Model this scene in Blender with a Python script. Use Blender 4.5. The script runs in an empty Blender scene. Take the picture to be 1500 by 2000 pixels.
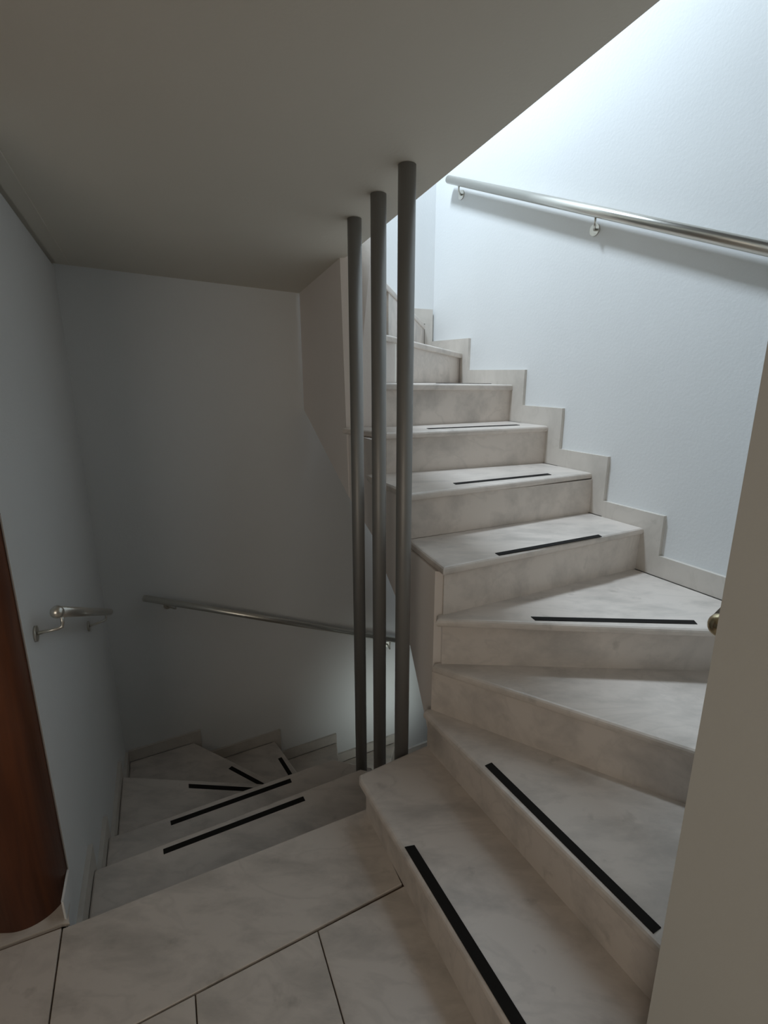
import bpy, bmesh, math, random
from mathutils import Vector, Matrix
random.seed(7)
S = bpy.context.scene
COL = S.collection

# ------------------------------------------------------------------ camera
PITCH = 14.89
cd = bpy.data.cameras.new('camera')
cd.sensor_fit = 'VERTICAL'; cd.sensor_height = 24.0
cd.lens = 24.0 * 1034.65 / 2000.0
cd.clip_start = 0.02
cam = bpy.data.objects.new('camera', cd); COL.objects.link(cam)
cam.location = (0, 0, 1.4686)
cam.rotation_euler = (math.radians(90 - PITCH), 0, 0)
S.camera = cam

# ------------------------------------------------------------------ world and lights
w = bpy.data.worlds.new('world'); S.world = w; w.use_nodes = True
bg = w.node_tree.nodes['Background']
bg.inputs['Color'].default_value = (1.0, 0.97, 0.92, 1); bg.inputs['Strength'].default_value = 0.055

def area(name, loc, target, sx, sy, power, col):
    l = bpy.data.lights.new(name, 'AREA'); l.shape = 'RECTANGLE'; l.size = sx; l.size_y = sy
    l.energy = power; l.color = col
    o = bpy.data.objects.new(name, l); COL.objects.link(o); o.location = loc
    o.rotation_euler = (Vector(target) - Vector(loc)).to_track_quat('-Z', 'Y').to_euler()
    return o
area('skylight', (-0.38, 2.08, 4.25), (0.75, 2.60, 1.9), 0.36, 0.36, 84, (0.74, 0.875, 1.0))
area('hall_fill', (-0.75, -1.9, 1.5), (-0.6, 2.4, 1.0), 1.3, 1.3, 14, (1.0, 0.90, 0.77))  # added warm fill from behind the camera, lifts the hall side and back wall
low_l = area('lower_window', (0.70, 2.75, -0.80), (-0.02, 3.36, -0.80), 0.08, 0.6, 0.45, (0.90, 1.0, 0.97)); low_l.data.spread = math.radians(60)

S.view_settings.view_transform = 'Standard'; S.view_settings.look = 'None'
S.view_settings.gamma = 1.0; S.view_settings.use_curve_mapping = False
S.view_settings.exposure = 0.0

# ------------------------------------------------------------------ materials
def new_mat(name):
    m = bpy.data.materials.new(name); m.use_nodes = True
    return m, m.node_tree.nodes, m.node_tree.links, m.node_tree.nodes['Principled BSDF']

def mat_plaster(name, col, rough=0.75):
    m, n, l, b = new_mat(name)
    tc = n.new('ShaderNodeTexCoord')
    nz = n.new('ShaderNodeTexNoise'); nz.inputs['Scale'].default_value = 2.2; nz.inputs['Detail'].default_value = 4
    mx = n.new('ShaderNodeMixRGB'); mx.inputs['Color1'].default_value = (*col, 1)
    mx.inputs['Color2'].default_value = (col[0]*0.93, col[1]*0.93, col[2]*0.92, 1)
    l.new(tc.outputs['Object'], nz.inputs['Vector']); l.new(nz.outputs['Fac'], mx.inputs['Fac'])
    l.new(mx.outputs['Color'], b.inputs['Base Color'])
    n2 = n.new('ShaderNodeTexNoise'); n2.inputs['Scale'].default_value = 90; n2.inputs['Detail'].default_value = 3
    bp = n.new('ShaderNodeBump'); bp.inputs['Strength'].default_value = 0.06; bp.inputs['Distance'].default_value = 0.01
    l.new(tc.outputs['Object'], n2.inputs['Vector']); l.new(n2.outputs['Fac'], bp.inputs['Height']); l.new(bp.outputs['Normal'], b.inputs['Normal'])
    b.inputs['Roughness'].default_value = rough
    b.inputs['Specular IOR Level'].default_value = 0.25
    return m

def mat_marble(name, base, vein, rough=0.28, amount=0.75):
    m, n, l, b = new_mat(name)
    tc = n.new('ShaderNodeTexCoord'); oi = n.new('ShaderNodeObjectInfo')
    mul = n.new('ShaderNodeMath'); mul.operation = 'MULTIPLY'; mul.inputs[1].default_value = 37.0
    l.new(oi.outputs['Random'], mul.inputs[0])
    add = n.new('ShaderNodeVectorMath'); add.operation = 'ADD'
    l.new(tc.outputs['Object'], add.inputs[0]); l.new(mul.outputs[0], add.inputs[1])
    mp = n.new('ShaderNodeMapping'); mp.inputs['Rotation'].default_value = (0.4, 0.3, 0.8); mp.inputs['Scale'].default_value = (1.0, 2.2, 1.4)
    l.new(add.outputs[0], mp.inputs['Vector'])
    n1 = n.new('ShaderNodeTexNoise'); n1.inputs['Scale'].default_value = 4.6; n1.inputs['Detail'].default_value = 9
    n1.inputs['Roughness'].default_value = 0.62; n1.inputs['Distortion'].default_value = 0.25
    l.new(mp.outputs[0], n1.inputs['Vector'])
    r1 = n.new('ShaderNodeValToRGB'); r1.color_ramp.elements[0].position = 0.46; r1.color_ramp.elements[1].position = 0.78
    r1.color_ramp.elements[0].color = (0, 0, 0, 1); r1.color_ramp.elements[1].color = (amount, amount, amount, 1)
    l.new(n1.outputs['Fac'], r1.inputs['Fac'])
    # thin veins: ridge of a distorted noise
    n2 = n.new('ShaderNodeTexNoise'); n2.inputs['Scale'].default_value = 1.7; n2.inputs['Detail'].default_value = 6; n2.inputs['Distortion'].default_value = 1.4
    l.new(mp.outputs[0], n2.inputs['Vector'])
    sb = n.new('ShaderNodeMath'); sb.operation = 'SUBTRACT'; sb.inputs[1].default_value = 0.5
    ab = n.new('ShaderNodeMath'); ab.operation = 'ABSOLUTE'
    l.new(n2.outputs['Fac'], sb.inputs[0]); l.new(sb.outputs[0], ab.inputs[0])
    r2 = n.new('ShaderNodeValToRGB'); r2.color_ramp.elements[0].position = 0.0; r2.color_ramp.elements[1].position = 0.028
    r2.color_ramp.elements[0].color = (0.20, 0.20, 0.20, 1); r2.color_ramp.elements[1].color = (0, 0, 0, 1)
    l.new(ab.outputs[0], r2.inputs['Fac'])
    mxf = n.new('ShaderNodeMath'); mxf.operation = 'MAXIMUM'
    l.new(r1.outputs['Color'], mxf.inputs[0]); l.new(r2.outputs['Color'], mxf.inputs[1])
    mix = n.new('ShaderNodeMixRGB'); mix.inputs['Color1'].default_value = (*base, 1); mix.inputs['Color2'].default_value = (*vein, 1)
    l.new(mxf.outputs[0], mix.inputs['Fac'])
    # dark specks
    n3 = n.new('ShaderNodeTexNoise'); n3.inputs['Scale'].default_value = 13.0; n3.inputs['Detail'].default_value = 5
    l.new(add.outputs[0], n3.inputs['Vector'])
    r3 = n.new('ShaderNodeValToRGB'); r3.color_ramp.elements[0].position = 0.66; r3.color_ramp.elements[1].position = 0.80
    r3.color_ramp.elements[0].color = (0, 0, 0, 1); r3.color_ramp.elements[1].color = (0.45, 0.45, 0.45, 1)
    l.new(n3.outputs['Fac'], r3.inputs['Fac'])
    mix2 = n.new('ShaderNodeMixRGB'); mix2.inputs['Color2'].default_value = (vein[0]*0.55, vein[1]*0.55, vein[2]*0.5, 1)
    l.new(r3.outputs['Color'], mix2.inputs['Fac']); l.new(mix.outputs['Color'], mix2.inputs['Color1'])
    l.new(mix2.outputs['Color'], b.inputs['Base Color'])
    b.inputs['Roughness'].default_value = rough
    return m

def mat_metal(name, col, rough, metallic=1.0):
    m, n, l, b = new_mat(name)
    b.inputs['Base Color'].default_value = (*col, 1); b.inputs['Metallic'].default_value = metallic
    tc = n.new('ShaderNodeTexCoord'); mp = n.new('ShaderNodeMapping'); mp.inputs['Scale'].default_value = (60, 60, 3)
    nz = n.new('ShaderNodeTexNoise'); nz.inputs['Scale'].default_value = 6
    mr = n.new('ShaderNodeMapRange'); mr.inputs['To Min'].default_value = rough*0.85; mr.inputs['To Max'].default_value = rough*1.2
    l.new(tc.outputs['Object'], mp.inputs[0]); l.new(mp.outputs[0], nz.inputs['Vector']); l.new(nz.outputs['Fac'], mr.inputs['Value'])
    l.new(mr.outputs[0], b.inputs['Roughness'])
    return m

def mat_wood(name):
    m, n, l, b = new_mat(name)
    tc = n.new('ShaderNodeTexCoord'); mp = n.new('ShaderNodeMapping'); mp.inputs['Scale'].default_value = (14, 14, 0.8)
    nz = n.new('ShaderNodeTexNoise'); nz.inputs['Scale'].default_value = 1.6; nz.inputs['Detail'].default_value = 6; nz.inputs['Distortion'].default_value = 1.0
    l.new(tc.outputs['Object'], mp.inputs[0]); l.new(mp.outputs[0], nz.inputs['Vector'])
    r = n.new('ShaderNodeValToRGB')
    r.color_ramp.elements[0].position = 0.3; r.color_ramp.elements[0].color = (0.085, 0.024, 0.009, 1)
    r.color_ramp.elements[1].position = 0.72; r.color_ramp.elements[1].color = (0.20, 0.06, 0.02, 1)
    l.new(nz.outputs['Fac'], r.inputs['Fac']); l.new(r.outputs['Color'], b.inputs['Base Color'])
    b.inputs['Roughness'].default_value = 0.42
    return m

def mat_plain(name, col, rough):
    m, n, l, b = new_mat(name)
    nz = n.new('ShaderNodeTexNoise'); nz.inputs['Scale'].default_value = 160
    mx = n.new('ShaderNodeMixRGB'); mx.inputs['Color1'].default_value = (*col, 1); mx.inputs['Color2'].default_value = (col[0]*1.5, col[1]*1.5, col[2]*1.5, 1)
    l.new(nz.outputs['Fac'], mx.inputs['Fac']); l.new(mx.outputs['Color'], b.inputs['Base Color'])
    b.inputs['Roughness'].default_value = rough; b.inputs['Specular IOR Level'].default_value = 0.2
    return m

M_WALL = mat_plaster('white_wall_paint', (0.80, 0.81, 0.81))
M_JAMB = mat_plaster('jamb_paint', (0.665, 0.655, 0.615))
M_CEIL = mat_plaster('ceiling_paint', (0.76, 0.72, 0.64))
M_STRING = mat_plaster('stringer_paint', (0.83, 0.77, 0.73))
M_MARBLE = mat_marble('white_marble', (0.69, 0.62, 0.56), (0.36, 0.33, 0.30), 0.3, 0.8)
M_TILE = mat_marble('floor_marble', (0.68, 0.615, 0.555), (0.36, 0.33, 0.295), 0.35, 0.85)
M_SKIRT = mat_marble('skirting_marble', (0.64, 0.595, 0.54), (0.45, 0.42, 0.375), 0.32, 0.6)
M_GROUT = mat_plain('brown_grout', (0.19, 0.135, 0.10), 0.9)
M_CAULK = mat_plain('white_caulk', (0.78, 0.77, 0.72), 0.7)
M_GRIP = mat_plain('black_grip_tape', (0.010, 0.009, 0.008), 0.85)
M_STEEL = mat_metal('brushed_steel', (0.62, 0.60, 0.55), 0.30)
M_POST = mat_metal('grey_post_metal', (0.27, 0.26, 0.245), 0.5, 0.65)
M_BRASS = mat_metal('brass_tint_steel', (0.50, 0.42, 0.27), 0.25)
M_WOOD = mat_wood('orange_brown_wood')

# ------------------------------------------------------------------ mesh helpers
def link(name, bm, mat, parent=None, smooth=False):
    me = bpy.data.meshes.new(name)
    bmesh.ops.recalc_face_normals(bm, faces=bm.faces[:])
    bm.to_mesh(me); bm.free()
    if smooth:
        for p in me.polygons: p.use_smooth = True
    me.materials.append(mat)
    o = bpy.data.objects.new(name, me); COL.objects.link(o)
    if parent: o.parent = parent
    return o

def add_prism(bm, poly, z0, z1, bevel=0.0, seg=2):
    """poly: plan points; z0 / z1: number or one per vertex"""
    n = len(poly)
    a = z0 if isinstance(z0, (list, tuple)) else [z0]*n
    b = z1 if isinstance(z1, (list, tuple)) else [z1]*n
    lo = [bm.verts.new((p[0], p[1], a[i])) for i, p in enumerate(poly)]
    hi = [bm.verts.new((p[0], p[1], b[i])) for i, p in enumerate(poly)]
    fs = [bm.faces.new(lo[::-1]), bm.faces.new(hi)]
    for i in range(n):
        j = (i+1) % n
        fs.append(bm.faces.new((lo[i], lo[j], hi[j], hi[i])))
    if bevel:
        es = set(e for f in fs[:2] for e in f.edges)
        bmesh.ops.bevel(bm, geom=list(es), offset=bevel, segments=seg, profile=0.5, affect='EDGES', clamp_overlap=True)

def prism(name, poly, z0, z1, mat, parent=None, bevel=0.0, seg=2):
    bm = bmesh.new(); add_prism(bm, poly, z0, z1, bevel, seg)
    return link(name, bm, mat, parent)

def bar(p, q, t, side):
    """plan rectangle from p to q, thickness t to the left (side=1) or right (-1)"""
    d = Vector((q[0]-p[0], q[1]-p[1])).normalized(); n = Vector((-d.y, d.x))*t*side
    return [p, q, (q[0]+n.x, q[1]+n.y), (p[0]+n.x, p[1]+n.y)]

def add_tube(bm, pts, r, seg=20, cap=True):
    pts = [Vector(p) for p in pts]; rings = []
    prev = None
    for i, p in enumerate(pts):
        if i == 0: t = pts[1]-pts[0]
        elif i == len(pts)-1: t = pts[-1]-pts[-2]
        else: t = (pts[i+1]-pts[i]).normalized() + (pts[i]-pts[i-1]).normalized()
        t.normalize()
        if prev is None:
            u = t.orthogonal().normalized()
        else:
            u = (prev - t*prev.dot(t)).normalized()
        prev = u; v = t.cross(u)
        rr = r[i] if isinstance(r, (list, tuple)) else r
        rings.append([bm.verts.new(p + (u*math.cos(a)+v*math.sin(a))*rr) for a in [2*math.pi*k/seg for k in range(seg)]])
    for a, b in zip(rings, rings[1:]):
        for k in range(seg):
            bm.faces.new((a[k], a[(k+1) % seg], b[(k+1) % seg], b[k]))
    if cap:
        bm.faces.new(rings[0][::-1]); bm.faces.new(rings[-1])

def tube(name, pts, r, mat, parent=None, seg=20):
    bm = bmesh.new(); add_tube(bm, pts, r, seg)
    o = link(name, bm, mat, parent)
    for p in o.data.polygons: p.use_smooth = len(p.vertices) == 4
    return o

def empty(name, loc):
    o = bpy.data.objects.new(name, None); COL.objects.link(o); o.location = loc; o.empty_display_size = 0.1
    return o

def own(root):
    """keep the children where they were modelled (world coordinates)"""
    bpy.context.view_layer.update()
    for c in root.children:
        c.matrix_parent_inverse = root.matrix_world.inverted()

def tag(o, label, cat, group=None):
    o['label'] = label; o['category'] = cat
    if group: o['group'] = group

def struct(o): o['kind'] = 'structure'; return o

# ------------------------------------------------------------------ plan constants (metres)
R = 0.175
def unit(deg): return Vector((math.cos(math.radians(deg)), math.sin(math.radians(deg))))
# right wall: skirting face passes WP along WD
WP = Vector((1.02, 1.99)); WD = unit(118.37); WN = Vector((-WD.y, WD.x))      # WN points into the stair
# front wall of the stairwell (stair side face)
FP = Vector((0.30, 0.62)); FD = unit(28.37)
# back wall (skirting face), left wall
BP = Vector((-1.458, 2.571)); BD = unit(28.3); BN = Vector((BD.y, -BD.x))     # BN points to the camera
LP = Vector((-0.86, 1.124)); LD = unit(112.5); LN = Vector((LD.y, -LD.x))
# inner stringer line
SP = Vector((0.185, 1.55)); SD = unit(112.5)
def meet(p, d, q, e):
    k = ((q-p).x*e.y - (q-p).y*e.x)/(d.x*e.y - d.y*e.x)
    return p + d*k
def T2(v): return (v.x, v.y)
def onW(p, d): return T2(meet(Vector(p), Vector(d), WP, WD))
def onF(p, d): return T2(meet(Vector(p), Vector(d), FP, FD))
corner_front = T2(meet(FP, FD, WP, WD))
far_corner = (0.29, 3.345)

# ceiling: soffit of the upper landing, very slightly falling to the back
def ceil_z(x, y): return 2.1326 - 0.00813*x - 0.08135*y

# ------------------------------------------------------------------ setting: walls
SK = 0.016
wp = WP - WN*SK
far = Vector(far_corner) - WN*SK
q_front = Vector(corner_front) - WN*SK - WD*0.0
struct(prism('wall_right', [T2(q_front - WD*0.25), T2(wp + WD*1.62), T2(wp + WD*1.62 - WN*0.2), T2(q_front - WD*0.25 - WN*0.2)], -0.10, 4.9, M_WALL))
struct(prism('wall_lower', [(0.95, 2.2), (0.62, 3.70), (0.74, 3.76), (1.07, 2.24)], -2.6, -0.10, M_WALL))
# upper part of the far wall (beyond the upper flight)
fw = Vector(far_corner) + unit(28.37+90)*SK
a = T2(fw + FD*0.10); far0 = fw + FD*0.10
bm = bmesh.new()
add_prism(bm, [a, T2(fw - FD*0.42), T2(fw - FD*0.42 + unit(118.37)*0.12), T2(far0 + unit(118.37)*0.12)], 1.30, 2.02)
add_prism(bm, [a, T2(fw - FD*2.2), T2(fw - FD*2.2 + unit(118.37)*0.12), T2(far0 + unit(118.37)*0.12)], 2.02, 4.9)
struct(link('wall_far', bm, M_WALL))
# lower back wall: full height left of the upper flight, cut under it
bk = BP - BN*SK
A_BACK = (-0.463, 3.114)
bm = bmesh.new()
c0 = bk - BD*0.02; c1 = bk + BD*1.17; c2 = bk + BD*2.3
add_prism(bm, [T2(c0), T2(c1), T2(c1 - BN*0.12), T2(c0 - BN*0.12)], -2.6, [ceil_z(*c0), ceil_z(*c1), ceil_z(*c1), ceil_z(*c0)])
add_prism(bm, [T2(c1), T2(c2), T2(c2 - BN*0.12), T2(c1 - BN*0.12)], -2.6, 1.24)
struct(link('wall_back', bm, M_WALL))
# left wall
lk = LP - LN*SK
CORNER = T2(BP)
l0 = lk + LD*0.118; l1 = lk + LD*1.60
lpoly = [T2(l0), T2(l1), T2(l1 - LN*0.2), T2(lk + LD*0.42 - LN*0.2), T2(lk + LD*0.30 - LN*0.02), T2(lk + LD*0.13 - LN*0.012)]
bm = bmesh.new()
GAP = 0.013                                                    # shadow joint under the ceiling
add_prism(bm, lpoly, -2.6, [ceil_z(*p)-GAP for p in lpoly])
jl = [T2(l0 - LN*0.010), T2(l1 - LN*0.010), T2(l1 - LN*0.03), T2(l0 - LN*0.011)]
add_prism(bm, jl, 1.85, [ceil_z(*p) for p in jl])
foot = [T2(lk + LD*0.012), T2(lk + LD*0.125), T2(lk + LD*0.125 - LN*0.006), T2(lk + LD*0.016 - LN*0.006)]   # plaster foot at the wall end
add_prism(bm, foot, -0.20, 0.062)
struct(link('wall_left', bm, M_WALL))
# front wall of the stairwell: its end is the pale jamb at the right edge of the view
jf = Vector((0.504, 0.730))
jpoly = [T2(jf), T2(jf + FD*1.25), T2(jf + FD*1.25 + unit(-61.63)*0.34), T2(jf + unit(-61.63)*0.34)]
bm = bmesh.new(); add_prism(bm, jpoly, -0.2, 2.02)
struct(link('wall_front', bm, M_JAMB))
# plaster band on the ceiling along the left wall
band = [T2(LP + LD*0.0 - LN*0.004), T2(LP + LD*1.555 - LN*0.004), T2(LP + LD*1.555 + LN*0.05), T2(LP + LN*0.05)]
struct(prism('trim_1', band, [ceil_z(*p)-0.005 for p in band], [ceil_z(*p)+0.002 for p in band], M_CEIL))
# ceiling slab (upper landing)
cpoly = [(-0.155, 2.43), (0.444, 1.034), (1.532, -1.50), (-3.0, -1.50), (-3.0, 2.75), (-1.49, 2.68), (-0.46, 3.19), (-0.24, 2.60)]
struct(prism('ceiling', cpoly, [ceil_z(*p) for p in cpoly], 2.34, M_CEIL))

# inner cheek wall between the flights, under the landing edge
def zbot(s):
    P = [(-1.0, 0.10), (0.0, 0.16), (0.06, 0.20), (0.09, 0.312), (0.22, 0.412), (0.355, 0.60), (0.60, 0.745), (0.919, 0.905), (1.30, 1.09), (1.712, 1.262), (2.5, 1.62)]
    for (a, za), (b, zb) in zip(P, P[1:]):
        if s <= b: return za + (zb-za)*(s-a)/(b-a)
    return P[-1][1]
def sof(x, y): return zbot((Vector((x, y))-SP).dot(SD))
bm = bmesh.new()
p1 = [(-0.163, 2.395), (-0.045, 2.42), (-0.10, 2.62), (-0.36, 3.10), (-0.463, 3.114)]
add_prism(bm, p1, [sof(*p) for p in p1], [ceil_z(*p1[0]), 2.05, 2.02, ceil_z(*p1[3]), ceil_z(*p1[4])])
for v in bm.verts:                                             # the front edge leans back a little
    if v.co.z > 1.5 and abs(v.co.x + 0.163) < 0.002: v.co.x, v.co.y = -0.188, 2.458
p2 = [(-0.045, 2.42), (0.006, 2.44), (0.006, 2.60), (-0.10, 2.62)]
add_prism(bm, p2, 1.0, 1.812)
p3 = [(0.006, 2.44), (0.050, 2.478), (0.050, 2.56), (0.006, 2.60)]
add_prism(bm, p3, 1.0, 1.597)
struct(link('wall_cheek', bm, M_STRING))

# ------------------------------------------------------------------ floor and its tiles
FE0, FE1 = (-0.858, 1.113), (-0.062, 1.514)
fpoly = [(-0.880, 1.102), FE1, (0.05, 1.50), (0.16, 1.62), (0.50, 0.72), (0.9, -1.5), (-3.0, -1.5), (-3.0, 1.30), (-1.03, 1.37), (-0.92, 1.165)]
floor = struct(prism('floor', fpoly, -0.20, -0.012, M_GROUT))
def shrink(poly, g=0.0016):
    n = len(poly); ar = sum(poly[i][0]*poly[(i+1) % n][1]-poly[(i+1) % n][0]*poly[i][1] for i in range(n))
    sgn = 1 if ar > 0 else -1; out = []
    for i in range(n):
        a, b, c = Vector(poly[i-1]), Vector(poly[i]), Vector(poly[(i+1) % n])
        d1 = (b-a).normalized(); d2 = (c-b).normalized()
        n1 = Vector((-d1.y, d1.x))*sgn*g; n2 = Vector((-d2.y, d2.x))*sgn*g
        if abs(d1.cross(d2)) < 1e-4: out.append(T2(b+n1)); continue
        out.append(T2(meet(a+n1, d1, b+n2, d2)))
    return out
E1 = unit(28.5); F1 = unit(-67.6); J0 = Vector((0.0, 1.197))
def JP(a, b): return T2(J0 + E1*a + F1*b)
tiles = [[FE0, FE1, (-0.045, 1.480), (0.055, 1.235), JP(-0.842, 0), (-0.878, 1.106)]]
for row in range(4):
    b0 = 0.62*row; b1 = b0 + 0.62
    for c in range(-8, 2):
        off = 0.0 if row % 2 == 0 else 0.16
        a0 = -0.205 + 0.319*c + off; a1 = a0 + 0.319
        if row == 0 and a1 < -0.80: continue
        if row == 0 and c == 1: continue
        tiles.append([JP(a0, b0), JP(a1, b0), JP(a1, b1), JP(a0, b1)])
tiles.append([(-0.880, 1.108), JP(-0.8425, 0), JP(-0.843, 0.62), JP(-1.40, 0.62), (-1.45, 0.845)])
tiles.append([(-1.45, 0.845), JP(-1.40, 0.62), JP(-2.2, 0.62), (-2.3, 0.44)])
tiles.append([(-0.864, 1.118), (-0.889, 1.117), (-1.60, 0.778), (-1.80, 1.22), (-0.97, 1.345), (-0.888, 1.155)])
for i, t in enumerate(tiles):
    prism('floor_tile', shrink(t), -0.012, 0.0 - 0.0004*random.random(), M_TILE, floor, 0.0015, 1)

# ------------------------------------------------------------------ upper marble staircase
up = empty('marble_staircase', (0.3, 1.2, 0))
tag(up, 'white marble winder staircase climbing to the right with black grip strips', 'staircase')
NOSE = 0.029
R2d = (0.562-0.155, 0.831-1.605); R3d = (0.648, -0.409); R4d = (0.868, -0.043)
treads = {
 1: ([(-0.082, 1.452), onF((-0.082, 1.452), (0.334, -0.672)), onF((0.17, 1.605), R2d), (0.17, 1.625), (0.150, 1.622), (-0.083, 1.477)], 0.175),
 2: ([(0.134, 1.566), onF((0.134, 1.566), (0.418, -0.759)), onF((0.17, 1.59), R3d), (0.175, 1.59), (0.140, 1.585)], 0.35),
 3: ([(0.161, 1.567), onF((0.161, 1.557), (0.642, -0.399)), corner_front, onW((0.19, 1.595), R4d), (0.19, 1.595), (0.165, 1.585)], 0.525),
 4: ([(0.167, 1.551), onW((0.167, 1.551), (0.856, -0.070)), onW((0.19, 1.60), (0.825, 0.421)), (0.19, 1.60), (0.172, 1.59)], 0.70),
 5: ([(0.185, 1.550), onW((0.185, 1.550), (0.835, 0.442)), onW((0.092, 1.852), (0.78, 0.381)), (0.092, 1.852), (0.097, 1.804)], 0.875),
 6: ([(0.094, 1.820), onW((0.094, 1.820), (0.796, 0.412)), onW((0.005, 2.222), (0.745, 0.277)), (0.0, 2.222), (-0.075, 2.19), (-0.059, 2.138)], 1.05),
 7: ([(0.010, 2.182), onW((0.010, 2.182), (0.751, 0.289)), onW((0.02, 2.440), (0.604, 0.285)), (0.006, 2.436), (-0.045, 2.417), (-0.162, 2.392), (-0.186, 2.378)], 1.225),
 8: ([(0.008, 2.385), onW((0.008, 2.385), (0.63, 0.312)), onW((0.03, 2.508), (0.373, 0.602)), (0.052, 2.52), (0.052, 2.474), (0.008, 2.434)], [1.418, 1.404, 1.404, 1.416, 1.417, 1.418]),
 9: ([(0.008, 2.405), onW((0.008, 2.405), (0.427, 0.668)), (0.286, 3.338), (0.225, 3.305), (0.052, 2.55), (0.052, 2.482), (0.008, 2.44)], [1.622, 1.566, 1.566, 1.568, 1.61, 1.618, 1.622]),
 10: ([(0.008, 2.43), (0.242, 3.297), (0.235, 3.314), (-0.03, 3.17), (-0.03, 2.63), (0.008, 2.61)], [1.838, 1.734, 1.734, 1.78, 1.828, 1.83]),
}
risers = {1: ((-0.061, 1.49), onF((-0.061, 1.49), (0.276, -0.605))), 2: ((0.153, 1.608), onF((0.155, 1.605), R2d)),
 3: ((0.161, 1.578), onF((0.161, 1.574), R3d)), 4: ((0.191, 1.573), onW((0.191, 1.573), R4d)), 5: ((0.195, 1.58), onW((0.195, 1.58), (0.825, 0.421))),
 6: ((0.100, 1.845), onW((0.100, 1.845), (0.78, 0.370))), 7: ((0.012, 2.203), onW((0.012, 2.203), (0.745, 0.274))),
 8: ((0.006, 2.4066), onW((0.03, 2.418), (0.604, 0.287))), 9: ((0.052, 2.49), onW((0.052, 2.49), (0.373, 0.602))), 10: ((0.02, 2.50), (0.238, 3.312))}
tz = {}
tread_obj = {}
for k, (poly, z) in treads.items():
    zt = z if isinstance(z, list) else [z]*len(poly)
    tz[k] = sum(zt)/len(zt)
    tread_obj[k] = prism('tread', poly, [v-NOSE for v in zt], zt, M_MARBLE, up, 0.0115 if k < 8 else 0.008, 3)
for k, (a, b) in risers.items():
    base = 0.0 if k == 1 else tz[k-1]
    z = treads[k][1]
    if isinstance(z, list):
        ztop = [z[0]-NOSE, z[1]-NOSE, z[1]-NOSE, z[0]-NOSE]
        pz = treads[k-1][1]; pz = pz if isinstance(pz, list) else [pz]*3
        zb = [pz[0], pz[1], pz[1], pz[0]]
    else:
        ztop = z-NOSE; zb = base
    if k in (4, 5, 6, 7, 8): a, b = (T2(Vector(p) + Vector((-(b[1]-a[1]), b[0]-a[0])).normalized()*0.005) for p in (a, b))
    prism('riser', bar(a, b, 0.018, 1), zb, ztop, M_MARBLE, up)
bm = bmesh.new(); add_prism(bm, bar((0.046, 2.476), (0.054, 2.489), 0.01, 1), 1.418, 1.596); link('caulk_line', bm, M_CAULK, up)
# concrete body under the treads, painted on the well side
body = bmesh.new()
def core(poly, ztop, zlow=None):
    add_prism(body, poly, [sof(*p) for p in poly] if zlow is None else zlow, ztop)
def bh(k, d=0.012):           # riser line pushed back a little
    a, b = Vector(risers[k][0]), Vector(risers[k][1]); n = (b-a).normalized(); n = Vector((-n.y, n.x))*d
    return T2(a+n), T2(b+n)
core([bh(1)[0], bh(1)[1], onF((0.17, 1.605), R2d), (0.16, 1.615)], 0.175-NOSE, -0.19)
core([bh(2)[0], bh(2)[1], onF((0.18, 1.59), R3d), (0.175, 1.59), (0.157, 1.625)], 0.35-NOSE, 0.10)
core([bh(3)[0], bh(3)[1], T2(Vector(corner_front)), bh(4, 0.03)[1], bh(4, 0.03)[0], (0.156, 1.626)], 0.525-NOSE, 0.18)
core([bh(4)[0], bh(4)[1], bh(5, 0.02)[1], bh(5, 0.02)[0], (0.165, 1.64)], 0.70-NOSE, [0.20, 0.45, 0.45, 0.22, 0.20])
c5 = [bh(5)[0], bh(5)[1], bh(6, 0.02)[1], bh(6, 0.02)[0], (0.085, 1.835), (0.165, 1.60)]
core(c5, 0.875-NOSE)
c6 = [bh(6)[0], bh(6)[1], bh(7, 0.02)[1], bh(7, 0.02)[0], (-0.050, 2.165), (0.085, 1.845)]
core(c6, 1.05-NOSE)
c7 = [bh(7)[0], bh(7)[1], bh(8, 0.02)[1], bh(8, 0.02)[0], (-0.045, 2.418), (-0.160, 2.394), (-0.045, 2.175)]
core(c7, 1.225-NOSE)
core([bh(8)[0], bh(8)[1], bh(9, 0.02)[1], (0.053, 2.51), (0.053, 2.475)], 1.40-NOSE, 1.0)
core([bh(9)[0], bh(9)[1], (0.284, 3.34), (0.20, 3.29), (0.053, 2.56)], 1.56-NOSE, 1.2)
link('stair_body', body, M_STRING, up)
# black grip strips, glued on the treads
grips = {
 1: [(0.058, 1.197), (0.086, 1.203), (0.352, 0.655), (0.325, 0.645)],
 2: [(0.296, 1.31), (0.318, 1.322), (0.576, 0.842), (0.554, 0.830)],
 4: [(0.482, 1.543), (0.475, 1.569), (0.988, 1.543), (0.984, 1.517)],
 5: [(0.383, 1.666), (0.374, 1.689), (0.804, 1.898), (0.808, 1.874)],
 6: [(0.274, 1.980), (0.267, 2.005), (0.691, 2.203), (0.699, 2.177)],
 7: [(0.196, 2.316), (0.187, 2.340), (0.622, 2.510), (0.632, 2.486)],
 8: [(0.255, 2.560), (0.245, 2.583), (0.520, 2.716), (0.531, 2.694)]}
for k, q in grips.items():
    if k == 8: zz = [1.4125, 1.4125, 1.4075, 1.4075]
    else: zz = [treads[k][1]]*4
    g = prism('grip_strip', q, zz, [v+0.0018 for v in zz], M_GRIP, tread_obj[k])
own(up)

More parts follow.
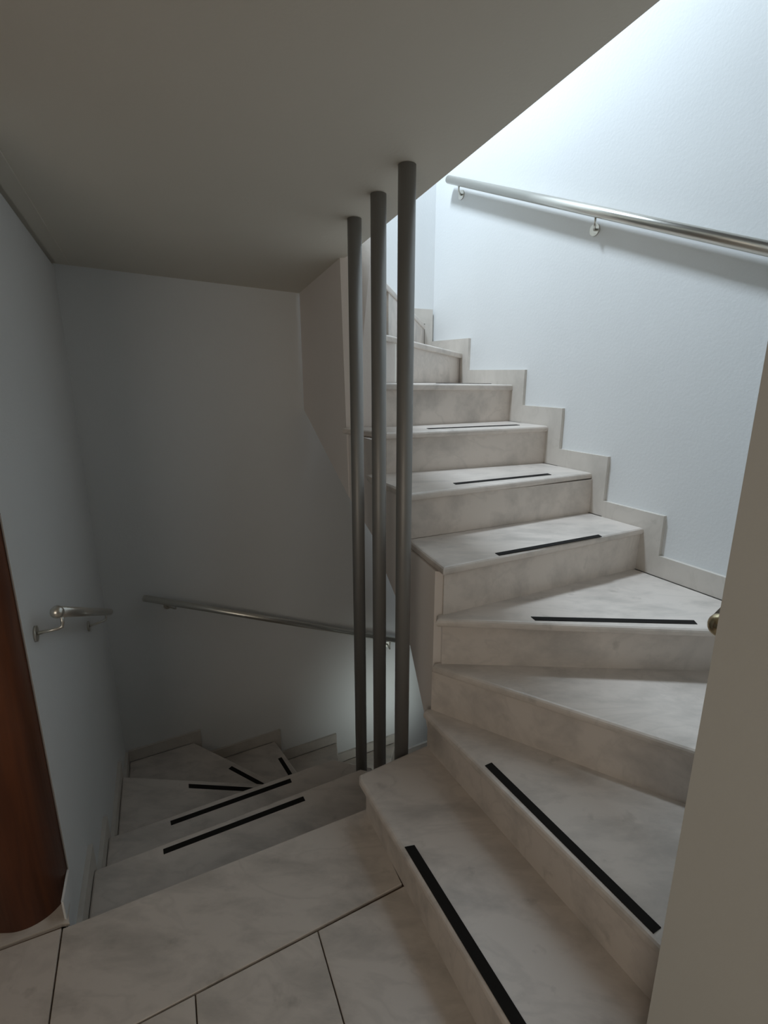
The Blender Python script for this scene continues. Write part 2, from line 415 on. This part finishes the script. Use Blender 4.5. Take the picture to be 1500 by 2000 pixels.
# ------------------------------------------------------------------ lower marble flight, winding down to the left and back
low = empty('descending_staircase', (-0.45, 1.6, -0.2))
tag(low, 'marble flight winding down behind the landing at lower left, in shade', 'staircase')
def onL(p, d): return T2(meet(Vector(p), Vector(d), LP, LD))
def onB(p, d): return T2(meet(Vector(p), Vector(d), BP, BD))
C = CORNER
n1L = onL((-0.797, 1.534), (0.46, 0.246)); n2L = onL((-0.907, 1.834), (0.46, 0.239)); n3L = onL((-0.978, 2.232), (0.421, -0.031))
n4B = onB((-0.850, 2.553), (0.233, -0.143)); n5B = onB((-0.625, 2.832), (0.10, -0.157)); n6B = onB((-0.18, 2.25), (-0.150, 0.92)); n7B = onB((-0.15, 2.28), (0.24, 1.12)); n8B = onB((-0.10, 2.28), (0.62, 1.35))
feL = onL(FE0, Vector(FE1)-Vector(FE0))
def lerp(a, b, t): return (a[0]+(b[0]-a[0])*t, a[1]+(b[1]-a[1])*t)
def back(p, q, d):            # line p-q shifted back (uphill = to the right of p->q)
    v = (Vector(q)-Vector(p)).normalized(); n = Vector((v.y, -v.x))*d
    return T2(Vector(p)+n), T2(Vector(q)+n)
noses = {0: [feL, FE1], 1: [n1L, (-0.10, 1.907), (0.035, 1.865)], 2: [n2L, (-0.25, 2.175), (-0.06, 2.12)], 3: [n3L, (-0.557, 2.203), (-0.215, 2.178)],
         4: [n4B, (-0.205, 2.185)], 5: [n5B, (-0.195, 2.205)], 6: [n6B, (-0.18, 2.25)], 7: [n7B, (-0.15, 2.28)], 8: [n8B, (-0.10, 2.28)]}
def up_edge(k, d=0.045):
    P = noses[k]; out = []
    for i, p in enumerate(P):
        a = P[max(i-1, 0)]; b = P[min(i+1, len(P)-1)]
        out.append(back(a, b, d)[0] if i == 0 else T2(Vector(p) + (Vector(back(a, b, d)[0])-Vector(a))))
    return out
u1, u2, u3 = up_edge(0), up_edge(1), up_edge(2)
lowpolys = {
 1: [feL] + [FE1, (0.085, 1.588)] + [(0.035, 1.865), (-0.10, 1.907), n1L],
 2: [lerp(n1L, feL, 0.1)] + [(-0.12, 1.85), (0.05, 1.83), (-0.06, 2.12), (-0.25, 2.175), n2L],
 3: [lerp(n2L, n1L, 0.1)] + [(-0.25, 2.13), (-0.04, 2.09), (-0.035, 2.29), (-0.17, 2.31), (-0.215, 2.178), (-0.557, 2.203), n3L],
 4: [lerp(n3L, n2L, 0.07), (-0.557, 2.165), (-0.225, 2.145), (-0.205, 2.185), n4B, C],
 5: [lerp(n4B, C, 0.1), (-0.235, 2.165), (-0.195, 2.205), n5B],
 6: [lerp(n5B, n4B, 0.1), (-0.235, 2.185), (-0.18, 2.25), n6B],
 7: [lerp(n6B, n5B, 0.12), (-0.22, 2.23), (-0.15, 2.28), n7B],
 8: [lerp(n7B, n6B, 0.1), (-0.19, 2.26), (-0.10, 2.28), n8B],
 9: [lerp(n8B, n7B, 0.1), (-0.14, 2.28), (0.60, 2.75), (0.585, 3.60)]}
low_obj = {}
lbody = bmesh.new()
for k, poly in lowpolys.items():
    z = -R*k
    low_obj[k] = prism('tread', poly, z-NOSE, z, M_MARBLE, low, 0.007, 2)
    add_prism(lbody, shrink(poly, 0.020), z-0.40, z-NOSE-0.002)
for k in range(0, 9):
    P = noses[k]; z = -R*k
    for a, b in zip(P, P[1:]):
        pa, pb = back(a, b, 0.012)
        prism('riser', bar(pa, pb, 0.016, -1), z-R, z-NOSE if k else -0.002, M_MARBLE, low)
link('stair_body', lbody, M_STRING, low)
lgrips = {
 1: [(-0.775, 1.492), (-0.785, 1.512), (-0.323, 1.754), (-0.312, 1.733)],
 2: [(-0.882, 1.787), (-0.893, 1.808), (-0.433, 2.047), (-0.422, 2.025)],
 3: [(-0.966, 2.182), (-0.976, 2.208), (-0.400, 2.166), (-0.400, 2.141)],
 4: [(-0.877, 2.516), (-0.864, 2.536), (-0.560, 2.349), (-0.573, 2.330)],
 5: [(-0.663, 2.806), (-0.643, 2.819), (-0.533, 2.646), (-0.553, 2.633)]}
for k, q in lgrips.items():
    prism('grip_strip', q, -R*k, -R*k+0.0018, M_GRIP, low_obj[k])
own(low)

# ------------------------------------------------------------------ stepped marble skirtings
def skirt(parent, O, D, N, boxes):
    """boxes in (along, z) on the wall line O + D*t; SK thick behind the face"""
    bm = bmesh.new()
    for t0, t1, z0, z1 in boxes:
        a = O + D*t0; b = O + D*t1
        add_prism(bm, [T2(a), T2(b), T2(b - N*SK), T2(a - N*SK)], z0, z1)
    return link('skirting_tile', bm, M_SKIRT, parent)
base_r = struct(empty('baseboard_right', (WP.x, WP.y, 0.7)))
def tW(p): return (Vector(p)-WP).dot(WD)
fr = {5: tW((1.055, 1.925)), 6: tW((0.923, 2.169)), 7: tW((0.796, 2.404)), 8: tW((0.675, 2.63)), 9: tW((0.46, 3.027)), 10: tW(far_corner)}
tr = {k: tW(treads[k][0][1])+0.02 for k in range(5, 10)}
tr[10] = fr[10]
zk = {4: 0.70, 5: 0.875, 6: 1.05, 7: 1.225, 8: 1.404, 9: 1.566}
top = {4: 0.782, 5: 0.940, 6: 1.127, 7: 1.308, 8: 1.475, 9: 1.642}
skirt(base_r, WP, WD, -WN, []) if False else None
t_c = tW(corner_front)
SKN = WN
skirt(base_r, WP, WD, WN, [(t_c, fr[5], zk[4], top[4])])
for k in range(5, 10):
    skirt(base_r, WP, WD, WN, [(fr[k], tr[k], zk[k-1], top[k]), (tr[k], fr[k+1] if k < 9 else fr[10], zk[k]-0.02, top[k])])
base_f = struct(empty('baseboard_far', (0.2, 3.3, 1.6)))
fcv = Vector(far_corner)
skirt(base_f, fcv, -FD, -unit(118.37), [(0.0, 0.054, 1.55, 1.822), (0.054, 0.33, 1.74, 1.822)])
base_b = struct(empty('baseboard_back', (BP.x, BP.y, -0.7)))
def tB(p): return (Vector(p)-BP).dot(BD)
eb = {4: tB((-1.11, 2.758)), 5: tB((-0.679, 2.990)), 6: tB((-0.363, 3.160)), 7: tB((0.057, 3.387)), 8: tB((0.52, 3.63))}
nb = {4: tB(n4B), 5: tB(n5B), 6: tB(n6B), 7: tB(n7B), 8: tB(n8B)}
prev = 0.0
for k in range(4, 9):
    skirt(base_b, BP, BD, BN, [(prev, nb[k]-0.02, -R*k, -R*k+0.068), (nb[k]-0.02, max(eb[k], nb[k]), -R*(k+1), -R*k+0.068)])
    prev = max(eb[k], nb[k])
base_l = struct(empty('baseboard_left', (LP.x, LP.y, -0.1)))
def tL(p): return (Vector(p)-LP).dot(LD)
el = {1: tL((-1.017, 1.466)), 2: tL((-1.137, 1.761)), 3: tL((-1.335, 2.274))}
nl = {0: tL(feL), 1: tL(n1L), 2: tL(n2L), 3: tL(n3L)}
prev = 0.014
for k in range(1, 4):
    skirt(base_l, LP, LD, LN, [(prev, nl[k]-0.02, -R*k, -R*k+0.07), (nl[k]-0.02, max(el[k], nl[k]+0.03), -R*(k+1), -R*k+0.07)])
    prev = max(el[k], nl[k]+0.03)
skirt(base_l, LP, LD, LN, [(prev, tL(C), -R*4, -R*4+0.068)])
for b in (base_r, base_f, base_b, base_l): own(b)

# ------------------------------------------------------------------ three steel posts
for (x, y, zb, lab) in [(-0.101, 2.001, -0.35, 'leftmost and farthest of the three round grey posts in the stairwell'),
                        (-0.017, 1.797, -0.175, 'middle one of the three round grey posts in the stairwell'),
                        (0.062, 1.607, -0.175, 'rightmost and nearest of the three round grey posts in the stairwell')]:
    root = empty('steel_post', (x, y, zb))
    tag(root, lab, 'post', 'round posts between stairs and ceiling')
    zt = ceil_z(x, y)
    tube('shaft', [(x, y, zb), (x, y, zt)], 0.0245, M_POST, root, 32)
    tube('base_ring', [(x, y, zb), (x, y, zb+0.012)], 0.032, M_POST, root, 32)
    own(root)

# ------------------------------------------------------------------ handrails
def dome(name, c, axis, r, mat, parent, k=1.0):
    bm = bmesh.new()
    bmesh.ops.create_uvsphere(bm, u_segments=24, v_segments=14, radius=r)
    ax = Vector(axis).normalized(); m = Matrix.Translation(c) @ ax.to_track_quat('Z', 'Y').to_matrix().to_4x4() @ Matrix.Diagonal((1, 1, k, 1))
    bmesh.ops.transform(bm, matrix=m, verts=bm.verts)
    return link(name, bm, mat, parent, True)
def bracket(parent, wall_pt, n, rail_pt, rail_r, plate_r=0.024, mat=None):
    """wall plate, rod out from the wall, rod bent up to the rail"""
    mat = mat or M_STEEL
    wpt = Vector(wall_pt); n = Vector((n.x, n.y, 0)).normalized(); rp = Vector(rail_pt)
    out = (rp - wpt).dot(n)
    root = tube('wall_plate', [wpt, wpt + n*0.006], plate_r, mat, parent, 24)
    knee = Vector((rp.x, rp.y, wpt.z))
    start = wpt + n*0.006
    k0 = knee + (start-knee).normalized()*0.014; k2 = knee + Vector((0, 0, 0.014))
    tube('bracket_rod', [start, k0, knee*0.6 + k0*0.2 + k2*0.2, k2, (rp.x, rp.y, rp.z - rail_r*0.6)], 0.0048, mat, parent, 12)

def rail_root(name, loc, label):
    o = empty(name, loc); tag(o, label, 'handrail'); return o
# right wall, upper flight
ra = Vector((1.296, 1.416, 1.689)); rb = Vector((0.345, 3.177, 2.454))
h = rail_root('handrail', ra, 'long bright steel handrail on the brightly lit white wall above the upper steps')
d = (rb-ra).normalized()
tube('rail', [ra, rb], 0.0205, M_STEEL, h, 28)
dome('end_cap', rb, d, 0.0205, M_STEEL, h, 0.6)
dome('end_cap', ra, -d, 0.0205, M_STEEL, h, 0.6)
wallface = WP - WN*SK
for px in ((0.398, 3.141, 2.372), (0.833, 2.336, 2.016)):
    p = Vector((px[0], px[1])); t = (p-wallface).dot(WD); p = wallface + WD*t
    k = ((p-Vector((ra.x, ra.y))).dot(WD))/((Vector((rb.x, rb.y))-Vector((ra.x, ra.y))).dot(WD)) - 0.018
    rp = ra.lerp(rb, k)
    bracket(h, (p.x, p.y, px[2]), WN, rp, 0.02, 0.023)
own(h)
# left wall
lf = LP - LN*SK
ra = Vector((-0.879, 1.301, 0.846)); rb = Vector((-1.265, 2.240, 0.397))
h = rail_root('handrail', ra, 'short steel handrail with a domed end on the left wall beside the wooden casing')
d = (rb-ra).normalized()
tube('rail', [ra + d*0.02, rb], 0.0155, M_STEEL, h, 28)
dome('end_cap', ra + d*0.02, -d, 0.0175, M_STEEL, h, 0.9)
dome('end_cap', rb, d, 0.0155, M_STEEL, h, 0.5)
for px, k in (((-0.943, 1.325, 0.772), 0.06), ((-1.253, 2.072, 0.413), 0.88)):
    p = Vector((px[0], px[1])); t = (p-lf).dot(LD); p = lf + LD*t
    bracket(h, (p.x, p.y, px[2]), LN, ra.lerp(rb, k), 0.0155, 0.022)
own(h)
# back wall, lower flight
bf = BP - BN*SK
ra = Vector((-1.275, 2.601, 0.304)); rb = Vector((0.30, 3.450, -0.444))
h = rail_root('handrail', ra, 'dark steel handrail sloping down the shaded back wall behind the posts')
d = (rb-ra).normalized()
tube('rail', [ra, rb], 0.018, M_STEEL, h, 28)
dome('end_cap', ra, -d, 0.018, M_STEEL, h, 0.4)
dome('end_cap', rb, d, 0.018, M_STEEL, h, 0.4)
for px, k in (((-1.202, 2.709, 0.205), 0.085), ((0.030, 3.372, -0.40), 0.835)):
    p = Vector((px[0], px[1])); t = (p-bf).dot(BD); p = bf + BD*t
    bracket(h, (p.x, p.y, px[2]), BN, ra.lerp(rb, k), 0.018, 0.020)
own(h)
# front wall of the stairwell, only its domed end shows beside the jamb
fn = unit(118.37)
e0 = Vector((0.597, 0.862, 1.022)); e1 = e0 + Vector((FD.x*0.72, FD.y*0.72, 0.36))
h = rail_root('handrail', e0, 'domed brassy end of a handrail peeking out from behind the right jamb')
d = (e1-e0).normalized()
tube('rail', [e0 + d*0.012, e1], 0.0215, M_STEEL, h, 28)
dome('end_cap', e0 + d*0.012, -d, 0.0225, M_BRASS, h, 1.0)
for k in (0.25, 0.8):
    rp = e0.lerp(e1, k); t = (Vector((rp.x, rp.y))-FP).dot(FD); p = FP + FD*t
    bracket(h, (p.x, p.y, rp.z-0.06), fn, rp, 0.0215, 0.022)
own(h)

# ------------------------------------------------------------------ rounded wooden door casing at the left edge
door = empty('door_casing', (-1.03, 1.20, 0))
tag(door, 'dark orange brown wooden door casing with rounded edge at the left wall end', 'door casing')
cx, cy, rr = -1.02, 1.192, 0.100
zt = 2.0
# rounded stile: a run of narrow staves round the edge
bm = bmesh.new()
pts = [(-1.30, 1.33)]
for i in range(25):
    a = math.radians(75 - 165*i/24)
    pts.append((cx + rr*math.cos(a), cy + rr*math.sin(a)))
pts.append((-1.30, 1.085))
add_prism(bm, pts[::-1], 0.0, zt)
o = link('rounded_stile', bm, M_WOOD, door)
for p in o.data.polygons: p.use_smooth = len(p.vertices) == 4
# flat panel behind with a moulding groove
prism('panel', [(-1.302, 1.098), (-1.302, 1.32), (-1.75, 1.32), (-1.75, 1.098)], 0.0, zt, M_WOOD, door)
own(door)
